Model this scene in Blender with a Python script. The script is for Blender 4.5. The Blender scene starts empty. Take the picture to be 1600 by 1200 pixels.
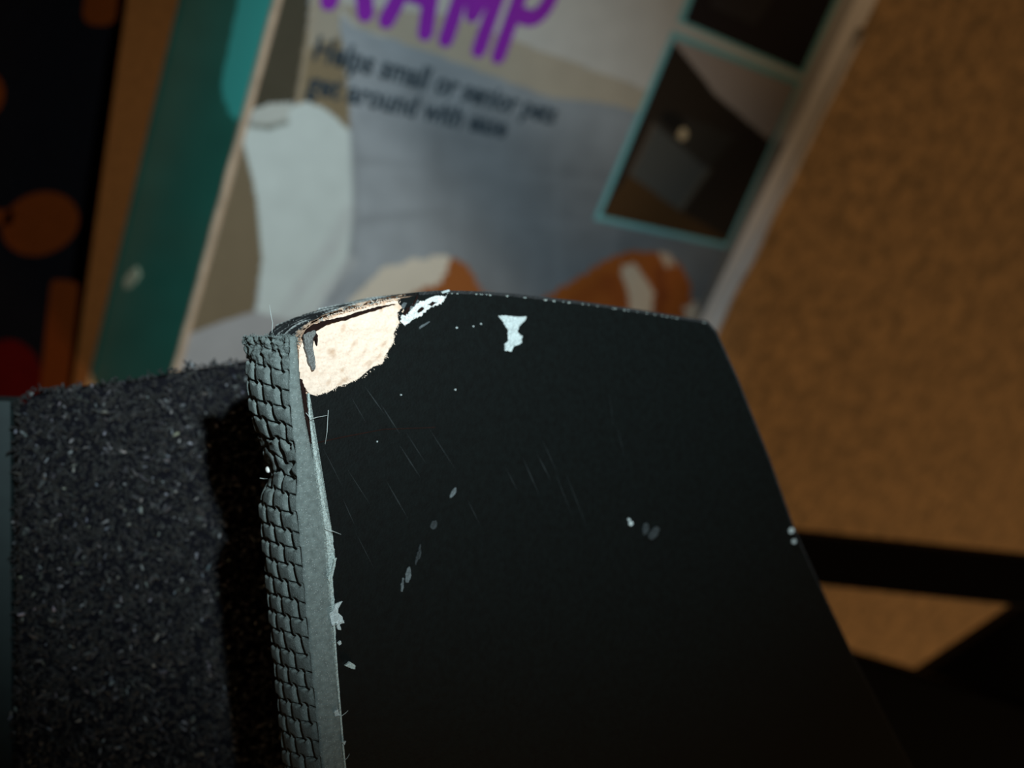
import bpy, bmesh, math, random
import numpy as np
from mathutils import Vector, Matrix, noise
random.seed(7); rng = np.random.default_rng(7)
sc = bpy.context.scene
C = sc.collection

# ------------------------------------------------------------------ camera, world, lights
F = 1623.0                                  # focal length in pixels of the 1600x1200 frame
H_CAM = 0.574                               # lens height above the carpet
_V = np.array([-1552., 3736., F]); _H = np.array([2076., 157., F])
AX = _H / np.linalg.norm(_H)                # world axes as the lens sees them (x right, y down, z forward)
AZ = np.cross(_V, _H); AZ /= np.linalg.norm(AZ)
AY = np.cross(AZ, AX)
M_CW = np.array([AX, AY, AZ])               # lens axes -> world axes
CAM = np.array([0., 0., H_CAM])
def W(p): return M_CW @ np.asarray(p, float) + CAM
def ray(px, py): return np.array([(px - 800.) / F, (py - 600.) / F, 1.])

cd = bpy.data.cameras.new('camera'); cam = bpy.data.objects.new('camera', cd); C.objects.link(cam)
cd.sensor_width = 36.0; cd.lens = 36.0 * F / 1600.0
cd.clip_start = 0.005; cd.clip_end = 50
right = M_CW @ np.array([1, 0, 0.]); up = M_CW @ np.array([0, -1, 0.]); back = M_CW @ np.array([0, 0, -1.])
m = Matrix.Identity(4)
for r in range(3):
    m[r][0], m[r][1], m[r][2], m[r][3] = right[r], up[r], back[r], CAM[r]
cam.matrix_world = m
cd.dof.use_dof = True; cd.dof.focus_distance = 0.150; cd.dof.aperture_fstop = 15.5
sc.camera = cam

sc.view_settings.view_transform = 'Standard'; sc.view_settings.look = 'None'
sc.view_settings.gamma = 1.0; sc.view_settings.use_curve_mapping = False
sc.view_settings.exposure = 0.0
wd = bpy.data.worlds.new('world'); sc.world = wd; wd.use_nodes = True
wd.node_tree.nodes['Background'].inputs[0].default_value = (1.0, 0.60, 0.28, 1)
wd.node_tree.nodes['Background'].inputs[1].default_value = 0.022

def look(o, src, dst):
    o.location = src
    o.rotation_euler = (Vector(dst) - Vector(src)).to_track_quat('-Z', 'Y').to_euler()
# hand torch held beside the camera
ld = bpy.data.lights.new('torch_light', 'SPOT'); lo = bpy.data.objects.new('torch_light', ld); C.objects.link(lo)
ld.energy = 14; ld.color = (0.82, 0.99, 1.04); ld.spot_size = math.radians(45); ld.spot_blend = 1.0; ld.shadow_soft_size = 0.006
S_L = 5.5
L_CAM = np.array([-.0388, -.0065, .15]) + S_L * np.array([.0263, -.0175, -.06])
look(lo, W(L_CAM), W(ray(672, 262) * 0.30))
# warm ceiling lamp of the room
rd = bpy.data.lights.new('room_lamp_light', 'AREA'); ro = bpy.data.objects.new('room_lamp_light', rd); C.objects.link(ro)
rd.energy = 23; rd.color = (1.0, 0.68, 0.38); rd.size = 0.6
look(ro, (1.5, -1.9, 2.3), (1.4, -0.6, 0))

# ------------------------------------------------------------------ helpers
def mesh_obj(name, verts, faces, mat, parent=None, smooth=False, colors=None, props=None):
    v = np.asarray(verts, float)
    org = (v.min(0) + v.max(0)) / 2
    me = bpy.data.meshes.new(name)
    me.from_pydata((v - org).tolist(), [], [tuple(int(i) for i in f) for f in faces])
    if colors is not None:
        ca = me.color_attributes.new('col', 'FLOAT_COLOR', 'POINT')
        c4 = np.ones((len(v), 4), np.float32); c4[:, :3] = colors
        ca.data.foreach_set('color', c4.ravel())
    if smooth: me.polygons.foreach_set('use_smooth', [True] * len(me.polygons))
    me.materials.append(mat); me.update()
    o = bpy.data.objects.new(name, me); C.objects.link(o)
    o['_org'] = org.tolist()
    if parent is not None:
        o.parent = parent; o.location = org - np.array(parent['_org'])
    else:
        o.location = org
    for k, val in (props or {}).items(): o[k] = val
    return o
def empty(name, loc, **props):
    o = bpy.data.objects.new(name, None); C.objects.link(o); o.location = loc; o['_org'] = list(map(float, loc))
    o.empty_display_size = 0.05
    for k, v in props.items(): o[k] = v
    return o
def prism(front, off):
    """closed solid from an outline (list of 3-D points) and a depth vector; outline may be concave"""
    n = len(front); f = np.array(front); b = f + np.asarray(off)
    bm = bmesh.new(); vs = [bm.verts.new(p) for p in f]; face = bm.faces.new(vs)
    bmesh.ops.triangulate(bm, faces=[face]); bm.verts.index_update()
    tri = [[v.index for v in fc.verts] for fc in bm.faces]; bm.free()
    V = np.vstack([f, b]); Fs = [t for t in tri] + [[i + n for i in reversed(t)] for t in tri]
    Fs += [[i, i + n, (i + 1) % n + n, (i + 1) % n] for i in range(n)]
    bm = bmesh.new(); vv = [bm.verts.new(p) for p in V]
    for t in Fs:
        try: bm.faces.new([vv[i] for i in t])
        except ValueError: pass
    bmesh.ops.recalc_face_normals(bm, faces=bm.faces); bm.verts.index_update()
    out = [[v.index for v in fc.verts] for fc in bm.faces]; bm.free()
    return V, out
def join(parts):
    V = []; Fs = []; n = 0
    for v, f in parts:
        V.append(np.asarray(v)); Fs += [[i + n for i in t] for t in f]; n += len(v)
    return np.vstack(V), Fs
def tube(pts, rad, seg=6):
    pts = [np.asarray(p, float) for p in pts]; V = []; Fs = []
    rads = rad if hasattr(rad, '__len__') else [rad] * len(pts)
    for i, p in enumerate(pts):
        t = pts[min(i + 1, len(pts) - 1)] - pts[max(i - 1, 0)]; t /= np.linalg.norm(t) + 1e-12
        a = np.cross(t, [0.31, 0.77, 0.55]); a /= np.linalg.norm(a); b = np.cross(t, a)
        for k in range(seg):
            th = 2 * math.pi * k / seg; V.append(p + rads[i] * (a * math.cos(th) + b * math.sin(th)))
    for i in range(len(pts) - 1):
        for k in range(seg):
            Fs.append([i * seg + k, i * seg + (k + 1) % seg, (i + 1) * seg + (k + 1) % seg, (i + 1) * seg + k])
    Fs.append(list(range(seg))[::-1]); Fs.append([(len(pts) - 1) * seg + k for k in range(seg)])
    return np.array(V), Fs
def beam(a, b, wvec, tvec):
    """straight board from a to b, half width wvec, half thickness tvec, edges chamfered"""
    a, b, w, t = map(lambda q: np.asarray(q, float), (a, b, wvec, tvec)); V = []; Fs = []
    ring = [(1, .8), (.94, 1), (-.94, 1), (-1, .8), (-1, -.8), (-.94, -1), (.94, -1), (1, -.8)]
    for p in (a, b):
        for x, y in ring: V.append(p + w * x + t * y)
    for k in range(8): Fs.append([k, (k + 1) % 8, (k + 1) % 8 + 8, k + 8])
    Fs.append(list(range(8))[::-1]); Fs.append(list(range(8, 16)))
    return np.array(V), Fs
def inside(poly, x, y):
    """numpy point-in-polygon"""
    r = np.zeros(x.shape, bool); n = len(poly); j = n - 1
    for i in range(n):
        xi, yi = poly[i]; xj, yj = poly[j]
        c = ((yi > y) != (yj > y)) & (x < (xj - xi) * (y - yi) / (yj - yi + 1e-12) + xi)
        r ^= c; j = i
    return r
def dense(poly, step, jit=0.0, closed=True, seed=1):
    """resample a pixel outline, with a ragged edge"""
    rr = random.Random(seed); out = []; n = len(poly)
    for i in range(n if closed else n - 1):
        a = poly[i]; b = poly[(i + 1) % n]; L = math.hypot(b[0] - a[0], b[1] - a[1]); k = max(1, int(L / step))
        for q in range(k):
            t = q / k; x = a[0] + (b[0] - a[0]) * t; y = a[1] + (b[1] - a[1]) * t
            if jit: x += rr.uniform(-jit, jit); y += rr.uniform(-jit, jit)
            out.append((x, y))
    if not closed: out.append(poly[-1])
    return out

def new_mat(name):
    mt = bpy.data.materials.new(name); mt.use_nodes = True
    nt = mt.node_tree; return mt, nt, nt.nodes['Principled BSDF']
def mat(name, col, rough=0.7, spec=0.3, var=0.0, scale=200.0, bump=0.0, bscale=None, metal=0.0, sheen=0.0, stretch=None):
    mt, nt, b = new_mat(name)
    b.inputs['Roughness'].default_value = rough; b.inputs['Specular IOR Level'].default_value = spec
    b.inputs['Metallic'].default_value = metal
    if sheen: b.inputs['Sheen Weight'].default_value = sheen
    tc = nt.nodes.new('ShaderNodeTexCoord'); mp = nt.nodes.new('ShaderNodeMapping')
    nt.links.new(tc.outputs['Object'], mp.inputs['Vector'])
    if stretch: mp.inputs['Scale'].default_value = stretch
    nz = nt.nodes.new('ShaderNodeTexNoise'); nz.inputs['Scale'].default_value = scale; nz.inputs['Detail'].default_value = 5
    nt.links.new(mp.outputs['Vector'], nz.inputs['Vector'])
    rp = nt.nodes.new('ShaderNodeValToRGB'); rp.color_ramp.elements[0].position = .3; rp.color_ramp.elements[1].position = .7
    rp.color_ramp.elements[0].color = [max(0, c * (1 - var)) for c in col] + [1]
    rp.color_ramp.elements[1].color = [min(1, c * (1 + var)) for c in col] + [1]
    nt.links.new(nz.outputs['Fac'], rp.inputs['Fac']); nt.links.new(rp.outputs['Color'], b.inputs['Base Color'])
    if bump:
        n2 = nt.nodes.new('ShaderNodeTexNoise'); n2.inputs['Scale'].default_value = bscale or scale; n2.inputs['Detail'].default_value = 4
        nt.links.new(mp.outputs['Vector'], n2.inputs['Vector'])
        bp = nt.nodes.new('ShaderNodeBump'); bp.inputs['Strength'].default_value = bump; bp.inputs['Distance'].default_value = 0.0005
        nt.links.new(n2.outputs['Fac'], bp.inputs['Height']); nt.links.new(bp.outputs['Normal'], b.inputs['Normal'])
    return mt
def attr_mat(name, rough=0.6, spec=0.3, grain=0.06, scale=300.0):
    mt, nt, b = new_mat(name)
    b.inputs['Roughness'].default_value = rough; b.inputs['Specular IOR Level'].default_value = spec
    at = nt.nodes.new('ShaderNodeAttribute'); at.attribute_name = 'col'
    tc = nt.nodes.new('ShaderNodeTexCoord'); nz = nt.nodes.new('ShaderNodeTexNoise'); nz.inputs['Scale'].default_value = scale
    nt.links.new(tc.outputs['Object'], nz.inputs['Vector'])
    mr = nt.nodes.new('ShaderNodeMapRange'); mr.inputs['To Min'].default_value = 1 - grain; mr.inputs['To Max'].default_value = 1 + grain
    nt.links.new(nz.outputs['Fac'], mr.inputs['Value'])
    mx = nt.nodes.new('ShaderNodeVectorMath'); mx.operation = 'SCALE'
    nt.links.new(at.outputs['Color'], mx.inputs[0]); nt.links.new(mr.outputs['Result'], mx.inputs['Scale'])
    nt.links.new(mx.outputs['Vector'], b.inputs['Base Color'])
    return mt

# ------------------------------------------------------------------ setting: the carpeted floor
def carpet_material():
    mt, nt, b = new_mat('tan_carpet'); b.inputs['Roughness'].default_value = 1; b.inputs['Specular IOR Level'].default_value = 0.05
    tc = nt.nodes.new('ShaderNodeTexCoord')
    def nz(s, d):
        n = nt.nodes.new('ShaderNodeTexNoise'); n.inputs['Scale'].default_value = s; n.inputs['Detail'].default_value = d
        nt.links.new(tc.outputs['Object'], n.inputs['Vector']); return n
    a = nz(70, 6); c = nz(260, 3)
    ad = nt.nodes.new('ShaderNodeMath'); ad.operation = 'ADD'
    nt.links.new(a.outputs['Fac'], ad.inputs[0]); nt.links.new(c.outputs['Fac'], ad.inputs[1])
    rp = nt.nodes.new('ShaderNodeValToRGB'); e = rp.color_ramp.elements
    e[0].position = .40; e[0].color = (.215, .145, .078, 1); e[1].position = .60; e[1].color = (.46, .285, .135, 1)
    hf = nt.nodes.new('ShaderNodeMath'); hf.operation = 'MULTIPLY'; hf.inputs[1].default_value = .5
    nt.links.new(ad.outputs[0], hf.inputs[0]); nt.links.new(hf.outputs[0], rp.inputs['Fac'])
    nt.links.new(rp.outputs['Color'], b.inputs['Base Color'])
    bp = nt.nodes.new('ShaderNodeBump'); bp.inputs['Distance'].default_value = .004; bp.inputs['Strength'].default_value = .6
    nt.links.new(c.outputs['Fac'], bp.inputs['Height']); nt.links.new(bp.outputs['Normal'], b.inputs['Normal'])
    return mt
nx, ny = 80, 80
gx, gy = np.meshgrid(np.linspace(-1.5, 4.5, nx), np.linspace(-3.2, 2.2, ny))
top = np.stack([gx.ravel(), gy.ravel(), np.zeros(nx * ny)], 1)
fv = np.vstack([top, [[-1.5, -3.2, -.02], [4.5, -3.2, -.02], [4.5, 2.2, -.02], [-1.5, 2.2, -.02]]])
ff = [[j * nx + i, j * nx + i + 1, (j + 1) * nx + i + 1, (j + 1) * nx + i] for j in range(ny - 1) for i in range(nx - 1)]
ff.append([nx * ny + 3, nx * ny + 2, nx * ny + 1, nx * ny])
mesh_obj('floor', fv, ff, carpet_material(), props=dict(kind='structure', label='tan brown low pile carpet floor'))

def on_h(px, py, z):
    """point at height z that the camera sees at a pixel"""
    r = M_CW @ ray(px, py); t = (z - H_CAM) / r[2]; return r * t + CAM

# ------------------------------------------------------------------ patterned rug at the left
RZ = 0.006
xl_ = on_h(355, 275, 0.124)[0]              # left face of the box beside the rug
rug_black = mat('rug_black', (.0024, .002, .0028), 1, .05, .4, 600, .5)
rug_tan = mat('rug_tan', (.078, .0145, .0016), 1, .05, .15, 500, .5)
rug_red = mat('rug_red', (.045, .0008, .0005), 1, .05, .2, 500, .5)
rug = empty('patterned_rug', on_h(60, 350, 0), label='black patterned rug with tan and red shapes beside the teal box', category='rug')
e0 = on_h(198, 0, RZ); e1 = on_h(114, 600, RZ); d = (e1 - e0) / np.linalg.norm(e1 - e0); nrm = np.array([d[1], -d[0], 0])
if np.dot(nrm, on_h(0, 300, RZ) - e0) < 0: nrm = -nrm
a = e0 - d * .25; b = e1 + d * .35
rp = dense([(0, 0), (1, 0), (1, 1), (0, 1)], .05)
pts = [a + (b - a) * s + nrm * .55 * t for s, t in rp]
mesh_obj('rug_base', *prism(pts, (0, 0, -RZ + .0002)), rug_black, rug)
dim_floor_brown = mat('dim_floor_brown', (.155, .050, .012), 1, .05, .15, 300, .5)  # floor strip by the box, its colour darkened for the missing torch light
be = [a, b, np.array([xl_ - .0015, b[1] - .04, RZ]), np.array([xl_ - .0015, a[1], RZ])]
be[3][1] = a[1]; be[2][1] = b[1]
mesh_obj('dim_floor_strip', *prism([p + np.array([0, 0, .0004]) for p in be], (0, 0, -RZ + .0002)), dim_floor_brown, rug, props=dict(label='brown floor strip beside the box with shade in its colour'))
def rug_shape(name, poly, mt, label=None, h=.0012):
    p = [on_h(x, y, RZ + h) for x, y in poly]
    mesh_obj(name, *prism(p, (0, 0, -h)), mt, rug, props={'label': label} if label else None)
def ell(cx, cy, rx, ry, rot=0, n=40):
    c, s = math.cos(rot), math.sin(rot)
    return [(cx + rx * math.cos(t) * c - ry * math.sin(t) * s, cy + rx * math.cos(t) * s + ry * math.sin(t) * c) for t in [2 * math.pi * k / n for k in range(n)]]
def rrect(pts, r):
    out = []; n = len(pts)
    for i in range(n):
        p0, p1, p2 = map(np.array, (pts[i - 1], pts[i], pts[(i + 1) % n]))
        u = (p0 - p1) / np.linalg.norm(p0 - p1); v = (p2 - p1) / np.linalg.norm(p2 - p1)
        for k in range(7):
            t = k / 6; q = (1 - t) ** 2 * (p1 + u * r) + 2 * t * (1 - t) * p1 + t * t * (p1 + v * r); out.append(tuple(q))
    return out
rug_shape('dot', ell(63, 350, 62, 48, -.35), rug_tan)
rug_shape('stem', rrect([(-60, 326), (22, 329), (18, 352), (-60, 347)], 5), rug_tan)
rug_shape('dot', ell(-45, 150, 53, 45, -.3), rug_tan)
rug_shape('bar', rrect([(140, -75), (192, -70), (180, 42), (127, 38)], 22), rug_tan)
rug_shape('bar', rrect([(80, 437), (124, 441), (92, 740), (48, 740)], 12), rug_tan)
rug_shape('red_dot', ell(16, 585, 48, 54, -.2), rug_red, 'dark red round shape')

# ------------------------------------------------------------------ the ramp's box, lying on the carpet
BT = 0.124                                                        # box thickness
xl = on_h(355, 275, BT)[0]; xr = on_h(1238, 275, BT)[0]
yt = on_h(800, -330, BT)[1]; yb = on_h(700, 640, BT)[1] - .06
box = empty('product_box', (xl + xr and (xl + xr) / 2, (yt + yb) / 2, 0), category='box',
            label='teal and white cardboard pet ramp box lying on tan carpet')
card = mat('box_card', (.50, .42, .33), .9, .1, .1, 80)
def chamfer_box(x0, x1, y0, y1, z0, z1, c):
    bm = bmesh.new(); bmesh.ops.create_cube(bm, size=1)
    for v in bm.verts: v.co = Vector(((x0 + x1) / 2 + v.co.x * (x1 - x0), (y0 + y1) / 2 + v.co.y * (y1 - y0), (z0 + z1) / 2 + v.co.z * (z1 - z0)))
    bmesh.ops.bevel(bm, geom=bm.edges[:], offset=c, segments=3, affect='EDGES', profile=.5)
    bm.verts.index_update()
    V = np.array([v.co[:] for v in bm.verts]); Fs = [[v.index for v in f.verts] for f in bm.faces]; bm.free(); return V, Fs
mesh_obj('carton', *chamfer_box(xl, xr, yb, yt, 0.0, BT, .0022), card, box, smooth=False)

def to_px(P):
    q = (P - CAM) @ M_CW                          # world -> lens axes
    return 800 + F * q[:, 0] / q[:, 2], 600 + F * q[:, 1] / q[:, 2]
def paint_grid(name, fn, p00, du, dv, nu, nv, mt, parent, off):
    """finely divided flat sheet of print; fn gives the ink colour at each point"""
    u, v = np.meshgrid(np.linspace(0, 1, nu), np.linspace(0, 1, nv))
    P = p00 + u.ravel()[:, None] * du + v.ravel()[:, None] * dv + off
    Fs = [[j * nu + i, j * nu + i + 1, (j + 1) * nu + i + 1, (j + 1) * nu + i] for j in range(nv - 1) for i in range(nu - 1)]
    x, y = to_px(P)
    return mesh_obj(name, P, Fs, mt, parent, colors=fn(x, y, P))
def fill(col, poly, x, y, c, soft=0):
    m_ = inside(poly, x, y); col[m_] = c
def stroke(col, pts, x, y, w, c, k=1.0):
    for a, b in zip(pts[:-1], pts[1:]):
        ax, ay = a; bx, by = b; dx, dy = bx - ax, by - ay; t = np.clip(((x - ax) * dx + (y - ay) * dy) / (dx * dx + dy * dy), 0, 1)
        dd = np.hypot(x - ax - t * dx, y - ay - t * dy); f = np.clip(1 - (dd / w) ** 2, 0, 1)[:, None] * k
        col[:] = col * (1 - f) + np.array(c) * f
def vnoise(x, y, s, seed=0):
    return np.array([noise.noise(Vector((a * s, b * s, seed))) for a, b in zip(x, y)])
QUILT = (.265, .305, .345)
def front_ink(x, y, P):
    col = np.empty((len(x), 3)); col[:] = QUILT
    n1 = vnoise(x, y, .012, 3.); n2 = vnoise(x, y, .03, 8.)
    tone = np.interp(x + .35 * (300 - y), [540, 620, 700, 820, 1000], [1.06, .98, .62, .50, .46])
    tone = tone + (1 - tone) * np.clip((210 - y + .26 * (x - 700)) / 90, 0, 1) * .55     # quilt print grows darker towards the right, less so near the top
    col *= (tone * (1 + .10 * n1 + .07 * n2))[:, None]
    # quilted lines
    for pts in ([(700, 170), (702, 440)], [(782, 200), (776, 460)], [(870, 205), (872, 470)], [(560, 250), (700, 262), (860, 280), (940, 290)],
                [(556, 345), (700, 330), (800, 345), (935, 352)], [(960, 360), (955, 420)], [(930, 180), (925, 215)]):
        stroke(col, pts, x, y, 9, np.array(QUILT) * .62, .33)
    # wall, picture rail and curtain
    fill(col, [(485, -600), (700, -600), (1500, -600), (1400, 280), (1010, 140), (800, 62), (700, 24), (600, 60), (548, 38), (525, 15), (486, 15)], x, y, (.39, .395, .385))
    fill(col, [(525, 5), (700, 24), (800, 62), (1012, 141), (1000, 175), (940, 160), (860, 152), (700, 92), (560, 42)], x, y, (.31, .285, .235))
    fill(col, [(400, -600), (520, -600), (480, 60), (468, 150), (455, 170), (395, 175)], x, y, (.052, .048, .034))
    fill(col, [(488, 15), (528, 25), (540, 100), (548, 205), (500, 172), (464, 165), (474, 95)], x, y, (.185, .150, .095))
    fill(col, [(520, -600), (560, -600), (530, 60), (482, 75)], x, y, (.29, .27, .225))
    stroke(col, [(490, 0), (478, 80), (464, 165)], x, y, 5, (.33, .28, .21), .8)
    # floor of the printed room
    fill(col, [(395, 150), (330, 330), (270, 560), (330, 520), (398, 488), (410, 400), (402, 310), (375, 190)], x, y, (.150, .122, .080))
    # white pillow
    fill(col, [(366, 182), (396, 196), (440, 190), (455, 165), (482, 159), (512, 172), (547, 205), (551, 260), (552, 340), (545, 400), (500, 480), (470, 540), (390, 560), (403, 470), (409, 400), (401, 310), (385, 240)], x, y, (.475, .555, .565))
    fill(col, [(394, 172), (420, 162), (456, 160), (449, 188), (420, 196), (392, 197)], x, y, (.40, .44, .43))
    stroke(col, [(392, 196), (420, 199), (448, 191)], x, y, 6, (.12, .13, .11), .8)
    stroke(col, [(548, 330), (515, 390), (470, 450), (440, 500)], x, y, 16, (.42, .47, .49), .7)
    stroke(col, [(552, 200), (556, 330), (548, 410), (520, 470)], x, y, 8, (.22, .25, .28), .7)
    fill(col, [(268, 640), (272, 560), (300, 520), (340, 505), (398, 486), (450, 500), (490, 490), (520, 560), (520, 640)], x, y, (.30, .315, .335))
    stroke(col, [(470, 500), (510, 450), (548, 410)], x, y, 14, (.44, .48, .5), .5)
    # sleeping animal: white and ginger fur
    nf = vnoise(x, y, .11, 2.)
    xx, yy = x + nf * 5, y + nf * 5
    fill(col, [(545, 470), (575, 440), (600, 418), (650, 405), (692, 398), (722, 410), (740, 435), (752, 470), (720, 560), (560, 560)], xx, yy, (.56, .53, .46))
    fill(col, [(640, 462), (690, 440), (705, 402), (728, 412), (742, 432), (752, 458), (800, 470), (800, 560), (640, 560)], xx, yy, (.26, .085, .022))
    fill(col, [(760, 470), (840, 470), (900, 438), (945, 405), (985, 392), (1030, 394), (1062, 412), (1078, 440), (1082, 500), (1080, 580), (760, 560)], xx, yy, (.27, .075, .014))
    fill(col, [(968, 420), (990, 410), (1006, 432), (1022, 458), (1016, 505), (985, 505), (982, 460)], xx, yy, (.48, .40, .31))
    fill(col, [(1028, 393), (1048, 398), (1056, 415), (1040, 418)], xx, yy, (.45, .34, .25))
    fill(col, [(1070, 478), (1090, 470), (1088, 520), (1068, 520)], xx, yy, (.45, .40, .33))
    stroke(col, [(1030, 425), (1035, 460), (1025, 500)], xx, yy, 12, (.15, .035, .01), .7)
    stroke(col, [(900, 470), (950, 440), (970, 470)], xx, yy, 18, (.20, .045, .01), .5)
    col *= (1 + .06 * n2)[:, None]
    # white margin along the right-hand edge
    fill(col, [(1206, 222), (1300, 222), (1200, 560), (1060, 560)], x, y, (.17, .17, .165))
    em = (P[:, 0] - (xr - .021)) > 0
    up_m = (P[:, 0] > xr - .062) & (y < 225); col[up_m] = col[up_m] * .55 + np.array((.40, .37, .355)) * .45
    col[em] = (.82, .79, .77)
    col[(P[:, 0] < xl + .003)] = (.45, .36, .28)
    return col
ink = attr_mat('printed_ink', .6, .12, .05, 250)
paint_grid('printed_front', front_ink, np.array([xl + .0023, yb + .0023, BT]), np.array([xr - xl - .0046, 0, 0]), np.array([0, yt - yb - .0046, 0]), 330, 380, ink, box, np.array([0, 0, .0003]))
def side_ink(x, y, P):
    col = np.empty((len(x), 3)); col[:] = (.032, .20, .155)
    col *= (1 + .12 * vnoise(x, y, .02, 5.))[:, None]
    fill(col, rrect([(398, -120), (480, -120), (384, 205), (340, 155)], 40), x, y, (.085, .66, .60))
    fill(col, [(560, -400), (490, -400), (405, -60), (470, -60)], x, y, (.085, .66, .60))
    return col
gloss = attr_mat('printed_side_ink', .35, .4, .04, 250)
paint_grid('printed_side', side_ink, np.array([xl, yb + .0023, .0023]), np.array([0, yt - yb - .0046, 0]), np.array([0, 0, BT - .0046]), 170, 90, gloss, box, np.array([-.0003, 0, 0]))
def on_x(px, py, X):
    r = M_CW @ ray(px, py); t = (X - CAM[0]) / r[0]; return r * t + CAM
pale = mat('pale_glint', (.62, .66, .48), .3, .6, .2, 400)  # pale flat patch painted in place of a glint on the side
mesh_obj('glint_patch', *prism([on_x(x, y, xl - .0012) for x, y in [(196, 452), (193, 440), (203, 424), (212, 417), (217, 428), (212, 438), (202, 449)]], (.001, 0, 0)), pale, box, props=dict(label='small painted glint on the teal side'))
# folded card ridges on the two long edges
fold_white = mat('fold_white', (.82, .78, .76), .7, .3, .08, 60)
fold_tan = mat('fold_tan', (.44, .34, .25), .8, .2, .25, 60)
def ridge(name, x, y0, y1, rad, mt, n, amp):
    pts = [np.array([x + amp * noise.noise(Vector((i * .7, x * 9, 0))), y0 + (y1 - y0) * i / n, BT - rad * .35 + amp * .7 * noise.noise(Vector((i * .9, 4, x)))]) for i in range(n + 1)]
    mesh_obj(name, *tube(pts, [rad * (1 + .25 * noise.noise(Vector((i * .5, 1, x * 3)))) for i in range(n + 1)], 8), mt, box, smooth=True)
yk = on_h(1342, 48, BT)[1]
ridge('edge_fold', xr - .0032, yb + .004, yk, .0046, fold_white, 24, .0012)
ridge('edge_fold', xl + .0012, yb + .004, yt - .004, .0019, fold_tan, 40, .0008)

# inset photographs with teal frames
teal_frame = mat('teal_frame', (.14, .37, .40), .45, .3, .05, 100)
def inset(quad, fn, nu=90, nv=110):
    q = [on_h(x, y, BT + .0006) for x, y in quad]
    mid = sum(q) / 4
    big = [mid + (p - mid) * 1.0 for p in q]
    fr = mesh_obj('inset_frame', *prism(big, (0, 0, -.0004)), teal_frame, box)
    s = [p + (mid - p) / np.linalg.norm(mid - p) * .0050 for p in q]
    u, v = np.meshgrid(np.linspace(0, 1, nu), np.linspace(0, 1, nv)); u = u.ravel()[:, None]; v = v.ravel()[:, None]
    P = (s[0] * (1 - u) + s[1] * u) * (1 - v) + (s[3] * (1 - u) + s[2] * u) * v + np.array([0, 0, .0004])
    Fs = [[j * nu + i, (j + 1) * nu + i, (j + 1) * nu + i + 1, j * nu + i + 1] for j in range(nv - 1) for i in range(nu - 1)]
    x, y = to_px(P)
    mesh_obj('inset_picture', P, Fs, ink, fr, colors=fn(x, y))
def inset_a(x, y):
    col = np.empty((len(x), 3)); col[:] = (.016, .012, .009)
    fill(col, [(1040, 40), (1280, 110), (1202, 219), (1120, 150), (1054, 68)], x, y, (.25, .225, .215))
    fill(col, [(900, 380), (983, 272), (1062, 330), (1090, 345), (1180, 400)], x, y, (.05, .026, .010))
    fill(col, [(1012, 190), (1060, 180), (1150, 212), (1100, 270)], x, y, (.022, .020, .017))
    fill(col, [(1021, 193), (1107, 266), (1062, 329), (983, 273)], x, y, (.050, .054, .052))
    stroke(col, [(1021, 196), (985, 270)], x, y, 5, (.08, .06, .045), .7)
    stroke(col, [(1107, 266), (1064, 326)], x, y, 5, (.085, .078, .062), .7)
    fill(col, ell(1052, 190, 22, 14, .6), x, y, (.006, .006, .006))
    fill(col, ell(1067, 210, 8, 9), x, y, (.40, .32, .20))
    return col
def inset_b(x, y):
    col = np.empty((len(x), 3)); col[:] = (.012, .010, .012)
    fill(col, [(1120, -60), (1220, -20), (1180, 40), (1110, 10)], x, y, (.022, .021, .024))
    return col
inset([(1051, 48), (1253, 127), (1137, 388), (928, 343)], inset_a)
inset([(1106, -88), (1322, -25), (1256, 119), (1058, 34)], inset_b)

# lettering: flat rounded strokes for the title
purple = mat('purple_ink', (.21, .02, .36), .6, .1, .05, 100)
dark_ink = mat('dark_ink', (.03, .045, .06), .6, .1, .05, 100)
ZT = BT + .0008
def flat_stroke(P, w):
    """flat band of half width w with round ends along points in the printed plane"""
    P = [np.array(p[:2]) for p in P]; parts = []
    for a, b in zip(P[:-1], P[1:]):
        t = (b - a) / (np.linalg.norm(b - a) + 1e-9); n = np.array([-t[1], t[0]]); ring = []
        for k in range(9): th = -math.pi / 2 + math.pi * k / 8; ring.append(b + w * (t * math.cos(th) + n * math.sin(th)))
        for k in range(9): th = math.pi / 2 + math.pi * k / 8; ring.append(a + w * (t * math.cos(th) + n * math.sin(th)))
        V = np.array([[q[0], q[1], ZT + .000006 * len(parts)] for q in ring]); parts.append((V, [list(range(18))]))
    return join(parts)
o_ = on_h(513, 1, BT); bx = on_h(778, 86, BT) - o_; LX = np.linalg.norm(bx[:2]); ex = bx[:2] / LX; ey = np.array([-ex[1], ex[0]])
capH = 0.049
def L2(u, v): return np.array([*(o_[:2] + ex * u * LX + ey * v * capH), ZT])       # u along the baseline 0..1, v in cap heights
def arc(cu, cv, ru, rv, a0, a1, n=12): return [(cu + ru * math.cos(math.radians(a0 + (a1 - a0) * k / n)), cv + rv * math.sin(math.radians(a0 + (a1 - a0) * k / n))) for k in range(n + 1)]
def bowl(u): return [(u, 1), (u + .07, 1)] + arc(u + .07, .74, .085, .26, 90, -90) + [(u, .48)]
letters = dict(R=[[(0.0, 0), (0.0, 1)], bowl(0), [(.085, .48), (.195, 0)]],
               A=[[(.315, 0), (.425, 1), (.54, 0)], [(.353, .30), (.502, .30)]],
               M=[[(.665, 0), (.665, 1), (.765, .30), (.872, 1), (.872, 0)]],
               P=[[(1.0, 0), (1.0, 1)], [(u + 1.0, v) for u, v in [(0, 1), (.09, 1)] + arc(.09, .72, .095, .28, 90, -90) + [(0, .44)]]])
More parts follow.
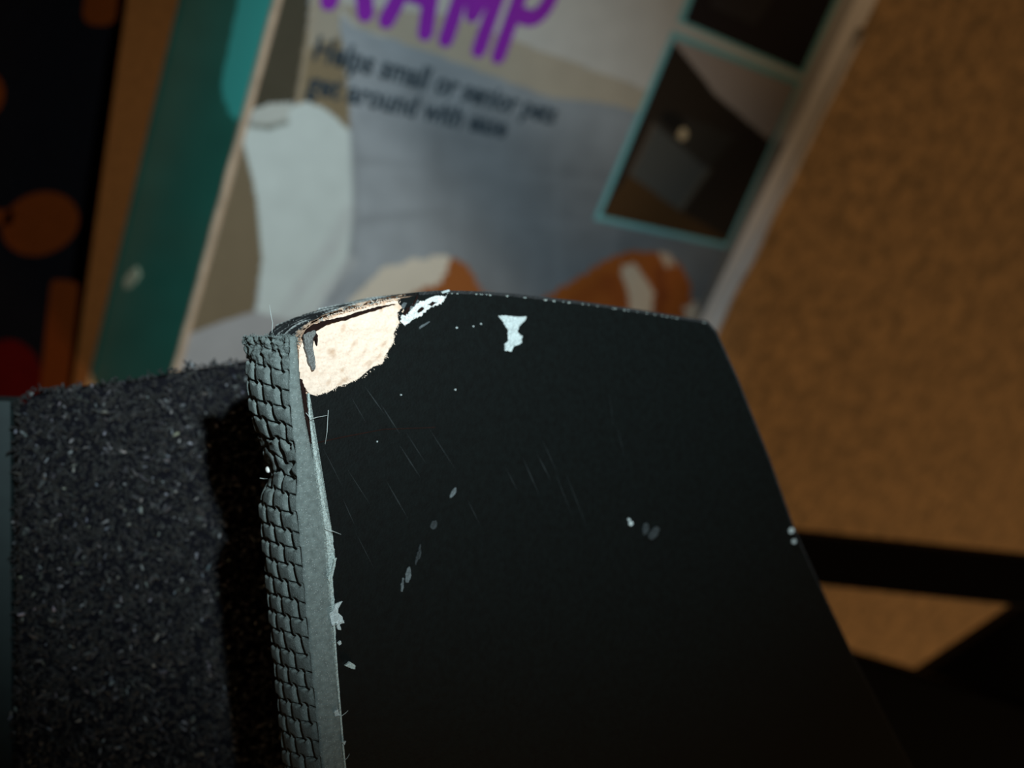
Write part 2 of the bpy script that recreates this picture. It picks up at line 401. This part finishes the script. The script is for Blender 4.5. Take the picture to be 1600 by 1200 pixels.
for k, ss in letters.items():
    parts = [(flat_stroke([L2(*p) for p in s], .0042)[0] + np.array([0, 0, .00004 * i]), flat_stroke([L2(*p) for p in s], .0042)[1]) for i, s in enumerate(ss)]
    mesh_obj('title_letter', *join(parts), purple, box)
def caption(txt, p0, p1, name='caption_line'):
    cu = bpy.data.curves.new(name, 'FONT'); cu.body = txt; cu.size = 1; cu.offset = .032; cu.resolution_u = 3
    tmp = bpy.data.objects.new(name, cu); C.objects.link(tmp)
    dg = bpy.context.evaluated_depsgraph_get(); me = bpy.data.meshes.new_from_object(tmp.evaluated_get(dg))
    V = np.array([v.co[:] for v in me.vertices]); Fs = [list(p.vertices) for p in me.polygons]
    bpy.data.objects.remove(tmp); bpy.data.curves.remove(cu); bpy.data.meshes.remove(me)
    a = on_h(*p0, BT); b = on_h(*p1, BT); d = (b - a)[:2]; L = np.linalg.norm(d); d /= L; n = np.array([-d[1], d[0]])
    s = L / (V[:, 0].max() - V[:, 0].min()); x0 = V[:, 0].min()
    Pw = np.array([[*(a[:2] + d * (v[0] - x0) * s + n * v[1] * s * 1.12), ZT] for v in V])
    mesh_obj(name, Pw, Fs, dark_ink, box)
caption('Helps small or senior pets', (487, 91), (864, 193))
caption('get around with ease', (476, 143), (787, 214))

# ------------------------------------------------------------------ the ramp: chipped black leg, carpeted deck, bars
PN = np.array([.65, 0, -.76]); PN /= np.linalg.norm(PN)
P0 = ray(470, 560) * .15
def pp(px, py, w=0.0):
    """point w metres in front of the leg's face plane"""
    r = ray(px, py); k = np.dot(P0 + PN * w, PN) / np.dot(r, PN); return W(r * k)
NW = M_CW @ PN                                                     # face normal in world
TH = .012                                                          # board thickness
ramp = empty('pet_ramp', (W(ray(800, 900) * .3) * np.array([1, 1, 0])), category='ramp',
             label='black pet ramp with chipped board corner, woven foam strip and grey carpet')
black = mat('black_laminate', (.0014, .0027, .0027), .40, .42, .35, 900, .08, 2500)
mdf = mat('raw_fibreboard', (.60, .40, .28), .95, .1, .18, 900, .8, 3500)
band_black = mat('black_edge_band', (.012, .013, .014), .6, .3, .5, 1500, .5, 3000)
white_scuff = mat('white_scuff', (.40, .46, .46), .8, .3, .35, 2500, .6, 4000)
pale_glue = mat('pale_glue', (.36, .43, .41), .7, .4, .4, 3000, .8, 4000)
grey_scuff = mat('grey_scuff', (.075, .09, .095), .6, .3, .5, 4000)
faint = mat('faint_scratch', (.014, .018, .019), .5, .4, .4, 3000)
dark_gap = mat('dark_gap', (.010, .004, .003), .9, .1, .3, 2000)
grey_metal = mat('staple_grey', (.10, .105, .10), .5, .5, .4, 2500, .5, 3500)

edge_l = [(482, 615), (484, 650), (490, 695), (498, 750), (504, 790), (511, 840), (514, 880), (520, 950), (527, 1050), (535, 1150), (545, 1260), (552, 1330)]
edge_r = [(1500, 1330), (1420, 1195), (1330, 1022), (1290, 938), (1240, 828), (1200, 715), (1150, 590), (1118, 520), (1105, 505)]
edge_t = [(1000, 488), (900, 474), (800, 463), (740, 459.5), (690, 458.5), (655, 461), (629, 466)]
chip = [(622, 472), (627, 482), (621, 490), (625, 502), (620, 515), (615, 535), (606, 550), (600, 560), (601, 569), (592, 569), (575, 580), (565, 590), (535, 602), (496, 619)]
arcL = [(615, 466.5), (580, 475), (545, 484), (515, 494), (490, 507), (476, 520), (466, 540), (466, 565), (468, 590), (474, 640), (483, 690)]
core_px = dense(edge_l[2:], 30, closed=False) + dense(edge_r, 30, closed=False) + dense(edge_t, 15, closed=False) + dense(arcL, 8, closed=False)
SK = .0007
core = mesh_obj('leg_board', *prism([pp(x, y, -SK) for x, y in core_px], -NW * (TH - SK)), mdf, ramp, props=dict(label='chipped black board with bare fibreboard at its corner'))
# black laminate face, torn away around the bare corner
skin_px = dense(edge_l, 12, .5, closed=False, seed=3) + dense(edge_r, 30, closed=False) + dense(edge_t, 6, .35, closed=False, seed=5) + dense(dense(chip, 9, 2.0, closed=False, seed=29), 2.5, .7, closed=False, seed=9)
mesh_obj('laminate_face', *prism([pp(x, y, 0) for x, y in skin_px], -NW * SK), black, core, props=dict(label='scratched black laminate face'))
# edge banding round top and right edges
def band(name, line, t0, t1, mt, step, rag=0.0, w0=0.0):
    line = dense(line, step, closed=False); V = []; Fs = []; n = len(line)
    for i, (x, y) in enumerate(line):
        f = pp(x, y, w0)
        a = pp(*line[max(0, i - 1)], w0); c = pp(*line[min(n - 1, i + 1)], w0); t = c - a; t /= np.linalg.norm(t); o = np.cross(t, NW)
        k = (1 + rag * noise.noise(Vector((i * .9, 3, 0))))
        jj = rag * .0012 * noise.noise(Vector((i * 1.7, 8, 0)))
        for q in (f + o * t0 + NW * jj, f + o * t1 * k + NW * jj, f + o * t1 * k - NW * (TH - .0002), f + o * t0 - NW * (TH - .0002)): V.append(q)
    for i in range(n - 1):
        for k in range(4): Fs.append([i * 4 + k, i * 4 + (k + 1) % 4, i * 4 + 4 + (k + 1) % 4, i * 4 + 4 + k])
    Fs += [[0, 1, 2, 3], [n * 4 - 1, n * 4 - 2, n * 4 - 3, n * 4 - 4]]
    return V, Fs
mesh_obj('edge_band', *band('edge_band', [(1500, 1330)] + edge_r[1:] + edge_t[:-1], -.00005, .0005, band_black, 20), band_black, core)
# torn, furrowed band on the rounded corner
def torn_band():
    line = dense([(640, 462.5), (615, 466.5), (580, 475), (545, 484), (515, 494), (490, 507), (476, 520), (467, 536)], 1.2, closed=False)
    n = len(line); m_ = 40; V = []; Fs = []; cols = []
    for i, (x, y) in enumerate(line):
        a = pp(*line[max(0, i - 2)]); c = pp(*line[min(n - 1, i + 2)]); t = c - a; t /= np.linalg.norm(t); o = np.cross(t, NW)
        f = pp(x, y, 0)
        for j in range(m_):
            b = j / (m_ - 1); s = i * .09 + b * 2.3
            u_ = b - i * .0072
            g = noise.noise(Vector((u_ * 13, i * .018, 2))) + .5 * noise.noise(Vector((u_ * 31, i * .04, 5)))
            front = .0009 + .0005 * noise.noise(Vector((i * .12, 0, 7))) + .00035 * noise.noise(Vector((i * .5, 2, 7)))
            V.append(f + o * (.00025 + .00042 * g) - NW * (front + b * (TH - .001 - front)))
            wht = max(0., min(1., (g - .30) * 5)) * (.55 + .65 * max(0, noise.noise(Vector((s * 3, b * 8, 1))) + .4))
            tan = max(0., min(1., (.10 - b) * 12 + 1.5 * noise.noise(Vector((i * .2, b * 6, 4)))))
            cc = np.array((.010, .012, .013)) * (1 - wht) + np.array((.42, .46, .45)) * wht
            cols.append(cc * (1 - tan * .8) + np.array((.50, .35, .25)) * tan * .8)
    for i in range(n - 1):
        for j in range(m_ - 1): Fs.append([i * m_ + j, i * m_ + j + 1, (i + 1) * m_ + j + 1, (i + 1) * m_ + j])
    mesh_obj('torn_edge_band', V, Fs, attr_mat('torn_band', .8, .2, .2, 2500), core, smooth=True, colors=np.array(cols), props=dict(label='torn furrowed black edging at the corner'))
torn_band()
# rough bare fibre surface
def bare():
    poly = [(468, 592)] + [(466, 565), (466.5, 545), (477, 523), (490, 510), (515, 497), (545, 487), (580, 478), (615, 469.5), (622, 470)] + [(632, 480), (628, 505), (620, 535), (608, 562), (600, 574), (575, 586), (540, 606), (496, 624), (484, 618), (478, 610)]
    st = 1.3; xs = np.arange(462, 636, st); ys = np.arange(464, 628, st); idx = {}; V = []; Fs = []; cols = []
    X, Y = np.meshgrid(xs, ys); ins = inside(poly, X.ravel(), Y.ravel()).reshape(X.shape)
    for j in range(len(ys)):
        for i in range(len(xs)):
            if not ins[j, i]: continue
            x, y = xs[i], ys[j]
            n1 = noise.fractal(Vector((x * .035, y * .05, 0)), .8, 2.1, 5); n2 = noise.noise(Vector((x * .42, y * .42, 3)))
            # torn layers step down towards the middle of the patch
            d = (x - 480) * .42 + (y - 612) * -.9
            lay = math.floor(3.2 * (n1 * .6 + .010 * d)) * .00008
            idx[j, i] = len(V); V.append(pp(x, y, -SK + .00042 + .00013 * n1 + .00003 * n2 + lay * .5))
            p_, q_ = x * .8 + y * .6, y * .8 - x * .6
            k = max(0, noise.noise(Vector((p_ * .10, q_ * .05, 11))) - .22) * 1.4 + max(0, noise.noise(Vector((p_ * .5, q_ * .35, 21))) - .38) * 1.3 + max(0, .03 - abs(noise.noise(Vector((p_ * .035, q_ * .06, 31))))) * 9
            k = min(.75, k)
            cols.append(np.array((.68, .535, .43)) * (1 - k) + np.array((.44, .27, .17)) * k)
    for j in range(len(ys) - 1):
        for i in range(len(xs) - 1):
            q = [(j, i), (j, i + 1), (j + 1, i + 1), (j + 1, i)]
            if all(t in idx for t in q): Fs.append([idx[t] for t in q])
    mesh_obj('bare_patch', V, Fs, attr_mat('bare_fibre', .95, .1, .16, 2600), core, smooth=True, colors=np.array(cols), props=dict(label='bare peach fibreboard patch where laminate broke off'))
bare()
def decal(name, poly, w, mt, jit=.6, step=3, seed=1, parent=None, label=None, th=.00012):
    p = dense(poly, step, jit, seed=seed)
    return mesh_obj(name, *prism([pp(x, y, w) for x, y in p], -NW * th), mt, parent or core, props=dict(label=label) if label else None)
decal('crack', [(476, 532), (477, 520), (482, 512), (492, 507), (512, 500), (540, 494), (562, 487), (592, 479), (620, 474), (594, 482), (564, 491), (545, 498), (530, 501), (512, 507), (498, 514), (489, 520), (482, 528)], .00035, dark_gap, .7, seed=2, th=.0004)
decal('staple', [(475, 524), (482, 519), (491, 516), (495, 519), (490, 527), (488, 536), (490, 550), (493, 566), (493, 577), (489, 579), (483, 568), (481, 556), (477, 542)], .00040, grey_metal, .7, seed=4, th=.0004, label='grey metal staple sunk in the bare patch')
decal('crack', [(493, 519), (497, 524), (496, 540), (493, 530), (490, 532), (489, 545), (491, 556), (489, 560), (486, 548), (486, 532)], .00036, dark_gap, .3, seed=5, th=.0004)
decal('crack', [(469, 591), (473, 594), (478, 612), (481, 640), (487, 668), (489, 692), (485, 693), (481, 668), (475, 640), (471, 612)], .0001, dark_gap, .9, seed=6, th=.0008)
torn_white = mat('torn_white', (.66, .68, .66), .9, .2, .3, 3000, .8, 4500)
decal('scuff', [(626, 503), (629, 494), (637, 490), (645, 482), (657, 471), (668, 468), (677, 463), (690, 461), (697, 462), (696, 470), (690, 474), (682, 476), (668, 485), (662, 488), (652, 498), (641, 504), (634, 509)], .00014, torn_white, 2.0, 2.2, seed=7, label='white torn scuff beside the bare patch')
decal('scuff', [(690, 455.5), (702, 452.5), (703, 455), (692, 459)], .0002, white_scuff, .5, seed=8)
for i, q in enumerate([[(630, 492), (636, 482), (641, 478), (640, 484), (634, 493)], [(643, 478), (650, 466), (652, 461), (653, 466), (647, 478)], [(668, 476), (676, 471), (684, 472), (674, 478)], [(652, 486), (660, 480), (663, 482), (655, 489)]]):
    decal('gouge', q, .00028, dark_gap, .8, 2, seed=90 + i)
for q, s in (([(640, 480), (652, 468), (655, 470), (646, 480), (641, 487)], 9), ([(627, 478), (631, 472), (636, 474), (630, 484)], 10), ([(655, 511), (668, 503), (673, 502), (664, 509), (656, 514)], 12)):
    decal('scuff', q, .00008, grey_scuff, .6, seed=s)
decal('paint_chip', [(779, 493), (800, 494), (823, 495), (819, 502), (811, 511), (809, 519), (816, 525), (815, 536), (803, 541), (799.5, 549), (790, 548), (789, 538), (795, 533), (794, 516), (788, 506)], .00012, white_scuff, .8, 2.5, seed=13, label='white funnel shaped paint chip')
for i, (x, y, rx, ry, rot) in enumerate([(638, 898, 4, 13, .15), (629, 914, 2.2, 11, .1), (652, 872, 2, 12, .25), (656, 862, 1.6, 12, .05), (708, 770, 3, 9, .5), (678, 820, 5, 7, .4), (1009, 826, 5, 10, .2), (1022, 833, 6, 12, .6)]):
    decal('scuff', ell(x, y, rx, ry, rot, 16), .0001, grey_scuff if i < 2 or i == 4 else mat('dim_scuff', (.02, .025, .027), .6, .3, .6, 4000), .8, 3, seed=20 + i)
for x, y, r in [(986, 818, 3.2), (714, 512, 1.3), (1237, 829, 4), (1241, 846, 3), (983, 812, 2), (740, 510, 1), (752, 506, 1), (590, 690, 1), (627, 617, 1), (712, 609, 1.2)]:
    decal('speck', ell(x, y, r, r * 1.2, .4, 10), .00012, white_scuff, .3, 3, seed=int(x))
# long fine scratches
scr = [(610, 655, 1.0), (560, 640, 1.05), (520, 730, 1.1), (545, 800, 1.15), (570, 860, 1.1), (860, 715, 1.15), (850, 730, 1.1), (880, 770, 1.2), (800, 750, 1.1), (830, 745, 1.15), (955, 640, 1.45), (970, 690, 1.35), (640, 720, 1.0), (690, 700, 1.0), (740, 800, 1.1), (585, 625, .95), (560, 760, 1.0), (900, 780, 1.2), (620, 780, 1.05), (650, 700, 1.0)]
for i, (x, y, an) in enumerate(scr):
    L = 22 + 26 * random.random(); cx, sy = math.cos(an) * L, math.sin(an) * L; w = .9 if i % 3 else 1.5
    decal('scratch', [(x - cx, y - sy), (x, y - w), (x + cx, y + sy), (x, y + w)], .00006, faint, 0, 20, seed=i, th=.00008)
decal('scratch', [(490, 692), (540, 681), (600, 670), (680, 667), (680, 668.5), (600, 671.5), (540, 683), (490, 694)], .00006, dark_gap, .1, 12, seed=40, th=.00008)

# nicks along the top edge
for i in range(34):
    t = random.random(); x = 690 + t * 420; y = np.interp(x, [690, 740, 800, 900, 1000, 1105], [458.5, 459.5, 463, 474, 488, 505]); r = random.uniform(.8, 2.6) if i % 4 == 0 else random.uniform(.4, 1.2)
    decal('nick', [(x - r, y - .8), (x + r, y - .6), (x + r * .6, y + r * .6), (x - r * .5, y + r * .5)], .00025, pale_glue, .2, 5, seed=60 + i)

# pale glue line along the foam
def glue():
    L = dense(edge_l, 3, closed=False); out = []; inn = []
    for i, (x, y) in enumerate(L):
        w = 3.0 + 1.6 * noise.noise(Vector((y * .12, 0, 0))) + 1.0 * noise.noise(Vector((y * .5, 3, 0)))
        w += 9 * math.exp(-((y - 840) / 34) ** 2) * (.7 + .6 * noise.noise(Vector((y * .4, 7, 0)))) + 5 * math.exp(-((y - 880) / 18) ** 2)
        if y < 690: w *= .5
        if y > 950: w *= .55
        if y > 1000: w *= .7
        out.append((x - 1.2, y)); inn.append((x + max(.6, w), y + random.uniform(-1, 1)))
    mesh_obj('glue_line', *prism([pp(x, y, .00018) for x, y in out + inn[::-1]], -NW * .0003), pale_glue, core, props=dict(label='ragged pale glue line between foam and board'))
glue()
flakes = [[(512, 905), (519, 890), (522, 874), (526, 872), (524, 886), (519, 896), (516, 912)],
          [(515, 960), (520, 955), (525, 944), (535, 939), (529, 951), (528, 957), (535, 964), (538, 973), (531, 976), (533, 985), (528, 984), (526, 973), (519, 978)],
          [(539, 1040), (546, 1034), (556, 1040), (555, 1046), (549, 1045)], [(528, 1005), (533, 1001), (534, 1006), (530, 1009)], [(522, 1114), (528, 1108), (531, 1118), (524, 1119)], [(535, 1160), (541, 1158), (538, 1164)]]
for i, f in enumerate(flakes): decal('glue_flake', f, .0005, pale_glue if i in (2, 0) else white_scuff, .5, 3, seed=80 + i, th=.0003)

# woven foam strip glued along the left edge of the board
yk_ = [515, 528, 560, 600, 650, 700, 725, 745, 770, 790, 850, 900, 1000, 1100, 1200, 1330]
outer = [378, 378, 384, 385, 392, 409, 419, 420, 409, 405, 410, 415, 424, 434, 444, 457]
corner = [452, 452, 453, 452, 455, 461, 464, 464, 463, 463, 470, 474, 483, 493, 503, 516]
bedge = [462, 463, 466, 469, 476, 486, 492, 496, 500, 504, 512, 515, 524, 530.5, 538.5, 551]
def foam():
    ys = np.arange(526, 1325, 1.25); nb = 64; nf = 8; V = []; Fs = []
    ring = None; pitch = .00245
    s_len = 0; prev = None
    for y in ys:
        xo, xc, xe = (float(np.interp(y, yk_, k)) for k in (outer, corner, bedge))
        rag = 3 * noise.noise(Vector((y * .03, 0, 5)))
        pe = pp(xe, y, .0001); pc = pp(xc, y, .0001); po = pp(xo + rag * .3, y, -TH); pb = pp(xe - 58, y, -TH)
        cur = (pc + po) / 2
        if prev is not None: s_len += np.linalg.norm(cur - prev)
        prev = cur
        row = []
        side = po - pc; Wd = np.linalg.norm(side); out = np.cross(side / Wd, M_CW @ np.array([0, 1., 0])); 
        if np.dot(out, M_CW @ np.array([-1., 0, -.3])) < 0: out = -out
        # front cut face of the foam, slightly crowned
        for j in range(nf):
            t = j / (nf - 1); row.append(pe + (pc - pe) * t + NW * .00022 * math.sin(math.pi * t) + NW * .00006 * noise.noise(Vector((y * .3, j, 0))))
        crumple = math.exp(-((y - 712) / 42) ** 2)
        shred = max(0, 1 - (y - 526) / 62)
        for j in range(1, nb + 1):
            t = j / nb; bb = t * TH * .98
            i_c = bb / .0044 + .10 * noise.noise(Vector((y * .02, 3, 1))); j_c = s_len / .00268 + .70 * t + .10 * noise.noise(Vector((t * 3, y * .02, 8)))
            i_c += crumple * .55 * noise.noise(Vector((y * .03, t * 2, 4))); j_c += crumple * .7 * noise.noise(Vector((y * .03, t * 3, 9)))
            cj = math.floor(j_c); fy = 2 * (j_c - cj) - 1
            # plump woven cells: each row shifted by half a cell, long joints reaching into the next row
            def col_(k):
                q = i_c + .5 * (k % 2) + .10 * (j_c - k - .5); return 2 * (q - math.floor(q)) - 1
            fx = col_(cj); nb_ = cj + (1 if fy > 0 else -1); fx2 = col_(nb_)
            gv_ = math.exp(-((1 - abs(fx)) / .21) ** 2)
            gv2 = math.exp(-((1 - abs(fx2)) / .21) ** 2) * min(1, max(0, (abs(fy) - .62) / .15))
            up_ = fx if fy < 0 else fx2
            gh = math.exp(-((1 - abs(fy)) / .11) ** 2) * min(1, max(0, (.70 - abs(up_)) / .2))
            fade = min(1, t * 9)
            h = (-.00105 * max(gv_, gv2, gh) + .00022 * (1 - .5 * fx * fx - .5 * fy * fy)) * fade
            h = h * (1 - shred) + shred * .0006 * (noise.fractal(Vector((y * .10, t * 9, 2)), .7, 2.2, 4) - .3)
            h -= crumple * .0012 * max(0, noise.noise(Vector((y * .035 + t * 1.5, t * 2.5, 6))))
            row.append(pc + side * t + out * (h + .0006 * math.sin(math.pi * t)))
        row.append(pb)
        V += row; ring = len(row)
    n = len(ys)
    for i in range(n - 1):
        for k in range(ring): Fs.append([i * ring + k, i * ring + (k + 1) % ring, (i + 1) * ring + (k + 1) % ring, (i + 1) * ring + k])
    Fs.append(list(range(ring))); Fs.append([(n - 1) * ring + k for k in range(ring)][::-1])
    bm = bmesh.new(); vs = [bm.verts.new(p) for p in V]
    for f in Fs: bm.faces.new([vs[i] for i in f])
    bmesh.ops.recalc_face_normals(bm, faces=bm.faces); bm.verts.index_update()
    Fs = [[v.index for v in f.verts] for f in bm.faces]; bm.free()
    return V, Fs
def foam_material():
    mt = mat('grey_foam', (.130, .158, .152), .85, .25, .22, 1300, .35, 5000)
    nt = mt.node_tree; b = nt.nodes['Principled BSDF']
    tc = nt.nodes.new('ShaderNodeTexCoord'); vo = nt.nodes.new('ShaderNodeTexVoronoi'); vo.inputs['Scale'].default_value = 2600
    nt.links.new(tc.outputs['Object'], vo.inputs['Vector'])
    lt = nt.nodes.new('ShaderNodeMath'); lt.operation = 'LESS_THAN'; lt.inputs[1].default_value = .20
    nt.links.new(vo.outputs['Distance'], lt.inputs[0])
    mx = nt.nodes.new('ShaderNodeMix'); mx.data_type = 'RGBA'
    src = b.inputs['Base Color'].links[0].from_socket
    nt.links.new(lt.outputs[0], mx.inputs['Factor']); nt.links.new(src, mx.inputs['A']); mx.inputs['B'].default_value = (.24, .27, .265, 1)
    nt.links.new(mx.outputs['Result'], b.inputs['Base Color'])
    return mt
foam_m = foam_material()
foam_o = mesh_obj('foam_strip', *foam(), foam_m, core, smooth=True, props=dict(label='grey foam strip with a basket weave surface'))
# bead of clear glue on the squeezed part of the foam
bm = bmesh.new(); bmesh.ops.create_icosphere(bm, subdivisions=3, radius=1)
bc = pp(418.5, 734, -TH + .0006); gv = np.array([bc + np.array([v.co.x * .00033, v.co.y * .00045, v.co.z * .0006]) for v in bm.verts]); bm.verts.index_update()
gf = [[v.index for v in f.verts] for f in bm.faces]; bm.free()
mesh_obj('glue_bead', gv, gf, mat('glue_bead', (.85, .85, .82), .08, .8), core, smooth=True, props=dict(label='tiny white glue bead on the foam edge'))
# loose fibres
fib = mat('loose_fibre', (.34, .38, .37), .7, .3)
hairs = [[(425, 520, -.006), (426, 505, -.006), (423, 490, -.006), (421, 476, -.006)], [(513, 641, .0006), (512, 655, .0009), (511, 675, .0009), (508, 694, .0003)], [(478, 645, .0004), (486, 655, .0008), (495, 652, .0008), (512, 649, .0006)],
         [(508, 826, .0006), (520, 830, .001), (533, 835, .001)], [(406, 747, -.011), (412, 748, -.011), (418, 748, -.0118)], [(520, 978, .0006), (530, 974, .0008), (538, 970, .0005)], [(532, 1120, .0004), (540, 1114, .0007), (544, 1110, .0006)], [(536, 1190, .0004), (543, 1184, .0009), (546, 1178, .0006)]]
for h in hairs:
    mesh_obj('loose_fibre', *tube([pp(*q) for q in h], [.00005] * (len(h) - 1) + [.00002], 5), fib, core)
# fuzz of torn fibres round the bare patch, along the torn corner and the cut end of the foam
def fuzz(name, spots, mt, length, rad, label):
    parts = []
    for (x, y, w) in spots:
        p = pp(x, y, w); dvec = rng.normal(size=3); dvec /= np.linalg.norm(dvec); dvec = dvec * .8 + NW * .5
        q = p + dvec * length * random.uniform(.4, 1.2); mid = (p + q) / 2 + rng.normal(size=3) * length * .18
        parts.append(tube([p, mid, q], [rad, rad * .8, rad * .3], 4))
    mesh_obj(name, *join(parts), mt, core, props=dict(kind='stuff', label=label))
sp = []
for x, y in dense(chip, 2.6, 1.2, closed=False, seed=33): sp.append((x, y, -.0001))
for x, y in dense([(622, 466), (580, 475), (545, 484), (515, 494), (490, 507), (476, 520)], 2.5, 2, closed=False, seed=35): sp.append((x, y, -.0003))
fuzz('torn_fibres', sp, mat('torn_fibre', (.66, .54, .44), .9, .1), .0005, .00007, 'pale torn fibres along the break')
sp = []
for i in range(900):
    t = random.random(); sp.append((462 - 82 * t + random.uniform(-3, 3), 527 + random.uniform(-2, 10), -TH * t))
fuzz('frayed_foam', sp, foam_m, .0008, .00005, 'frayed cut end of the foam strip')
sp = []
for i in range(160):
    t = random.random(); j = random.random(); x = 470 + t * 170; y = np.interp(x, [467, 476, 490, 515, 545, 580, 615, 640], [536, 520, 507, 494, 484, 475, 466.5, 462.5]); sp.append((x - 58 * j * (1 - .3 * t), y + 5 * j - 1, -TH * j))
fuzz('torn_fibres', sp, fib, .0008, .00005, 'pale torn fibres along the break')

# carpeted deck behind the leg
DN = np.array([.30, .06, -.95]); DN /= np.linalg.norm(DN); D0 = ray(300, 800) * .205
def dp(px, py, w=0.0):
    r = ray(px, py); k = np.dot(D0 + DN * w, DN) / np.dot(r, DN); return W(r * k)
DW = M_CW @ DN
deck_px = [(30, 640), (50, 620), (110, 612), (200, 600), (300, 583), (400, 567), (480, 560), (545, 560), (570, 600), (575, 1330), (24, 1330), (30, 900)]
deck_m = mat('deck_cloth', (.006, .006, .008), 1, .05, .3, 1500)
deck = mesh_obj('ramp_deck', *prism([dp(x, y, 0) for x, y in dense(deck_px, 20)], -DW * .016), deck_m, ramp, props=dict(label='carpeted deck of the ramp'))
def pile():
    V = []; Fs = []; cols = []; n = 0; N = 17000
    poly = [(x - (9 if x < 60 else 0), y - (11 if y < 660 else 0)) for x, y in deck_px]
    while n < N:
        x = random.uniform(10, 580); y = random.uniform(555, 1330)
        pr = 1.0
        if not inside(poly, np.array([x]), np.array([y]))[0]: continue
        base = dp(x, y, -.0004 - (0 if inside(deck_px, np.array([x]), np.array([y]))[0] else random.uniform(.0005, .006))); L = random.uniform(.0010, .0026); r0 = random.uniform(.00013, .00034)
        L *= .75 + .5 * max(-.5, noise.noise(Vector((x * .10, y * .13, 3))))
        # lean with waves in the nap
        k1 = noise.noise(Vector((x * .012, y * .012, 0))); k2 = noise.noise(Vector((x * .012, y * .012, 9)))
        lean = M_CW @ np.array([.9 * k1 + random.gauss(0, .45), .9 * k2 + random.gauss(0, .45), 0])
        lift = 0
        d0 = DW * 1.0 + lean * .5; d1 = DW * .35 + lean * 1.25 + rng.normal(size=3) * .3
        p1 = base + d0 / np.linalg.norm(d0) * L * .5; p2 = p1 + d1 / np.linalg.norm(d1) * L * .5
        b = len(V); ph = random.random() * 6.28
        tt = M_CW @ np.array([1., 0, 0]); bb = M_CW @ np.array([0, 1., 0])
        for p, r in ((base, r0 * .8), (p1, r0 * 1.15), (p2, r0 * .5)):
            for k in range(4):
                th = ph + k * math.pi / 2; V.append(p + r * (tt * math.cos(th) + bb * math.sin(th)))
        for s in (0, 4):
            for k in range(4): Fs.append([b + s + k, b + s + (k + 1) % 4, b + s + 4 + (k + 1) % 4, b + s + 4 + k])
        Fs.append([b + 8, b + 9, b + 10, b + 11])
        g = random.random(); cl = noise.noise(Vector((x * .10, y * .13, 3))) + .6 * noise.noise(Vector((x * .045, y * .055, 13)))
        c = .0015 + .008 * g ** 2 + .065 * max(0, cl - .05) ** 1.4 + (.20 * random.random() if random.random() < .055 else 0)
        tint = np.array([1 + random.gauss(0, .08), 1.03 + random.gauss(0, .05), 1.08 + random.gauss(0, .1)])
        cols += [np.clip(tint * c, 0, 1)] * 12; n += 1
    pm = attr_mat('grey_pile', .75, .35, .1, 500); pm.node_tree.nodes['Principled BSDF'].inputs['Sheen Weight'].default_value = .1
    mesh_obj('carpet_pile', V, Fs, pm, deck, smooth=True, colors=np.array(cols), props=dict(kind='stuff', label='dark grey speckled fleecy carpet pile'))
pile()
trim_m = mat('grey_trim', (.015, .026, .027), .6, .3, .1, 300)
mesh_obj('side_trim', *beam(dp(-24, 622, -.009), dp(-20, 1330, -.009), (dp(52, 800) - dp(0, 800)), DW * .006), trim_m, deck, props=dict(label='smooth blue grey edge strip beside the carpet'))
# batten joining deck and leg, hidden behind the board
bar_black = mat('bar_black', (.006, .0055, .006), .7, .2, .3, 200)
q0 = pp(545, 760, -TH); q1 = pp(560, 1180, -TH)
mesh_obj('batten', *beam(q0 - NW * .011, q1 - NW * .013, (dp(560, 900) - dp(490, 900)) * .25, NW * .012), bar_black, deck)

# bars of the folding frame further back
def cp(px, py, d): return W(ray(px, py) * d)
Zc = M_CW @ np.array([0, 0, 1.])
def bar(name, u0, u1, l0, l1, d0, d1, t, extra=(), label=None):
    """flat board between an upper and a lower pixel line at given distances"""
    a = (cp(*u0, d0) + cp(*l0, d0)) / 2; b = (cp(*u1, d1) + cp(*l1, d1)) / 2
    wv = (cp(*l0, d0) - cp(*u0, d0)) / 2
    parts = [beam(a, b, wv, Zc * t)] + list(extra)
    return mesh_obj(name, *join(parts), bar_black, ramp, props=dict(label=label) if label else None)
pb_ = pp(900, 860, -TH - .0)
post0 = beam(pb_, cp(1080, 850, .62), M_CW @ np.array([0, .012, 0]), M_CW @ np.array([.012, 0, 0]))
bar('cross_bar', (1040, 808), (1720, 882), (1040, 885), (1720, 954), .62, .62, .012, [post0])
pb2 = pp(1100, 1080, -TH)
post1 = beam(pb2, cp(1220, 1060, .66), M_CW @ np.array([0, .012, 0]), M_CW @ np.array([.012, 0, 0]))
bar('rail', (1150, 965), (1700, 1122), (1150, 1150), (1700, 1320), .66, .66, .010, [post1])
a = (cp(1460, 1035, .70) + cp(1610, 1225, .70)) / 2
br = bar('brace', (1330, 1122), (1800, 805), (1440, 1292), (1910, 975), .69, .69, .010)
# rear leg that carries the frame down to the carpet, behind the board
g0 = cp(1200, 1090, .66); g1 = g0.copy(); g1[2] = 0.0
mesh_obj('rear_leg', *beam(g0, g1, np.array([.015, 0, 0]), np.array([0, .012, 0])), bar_black, ramp)
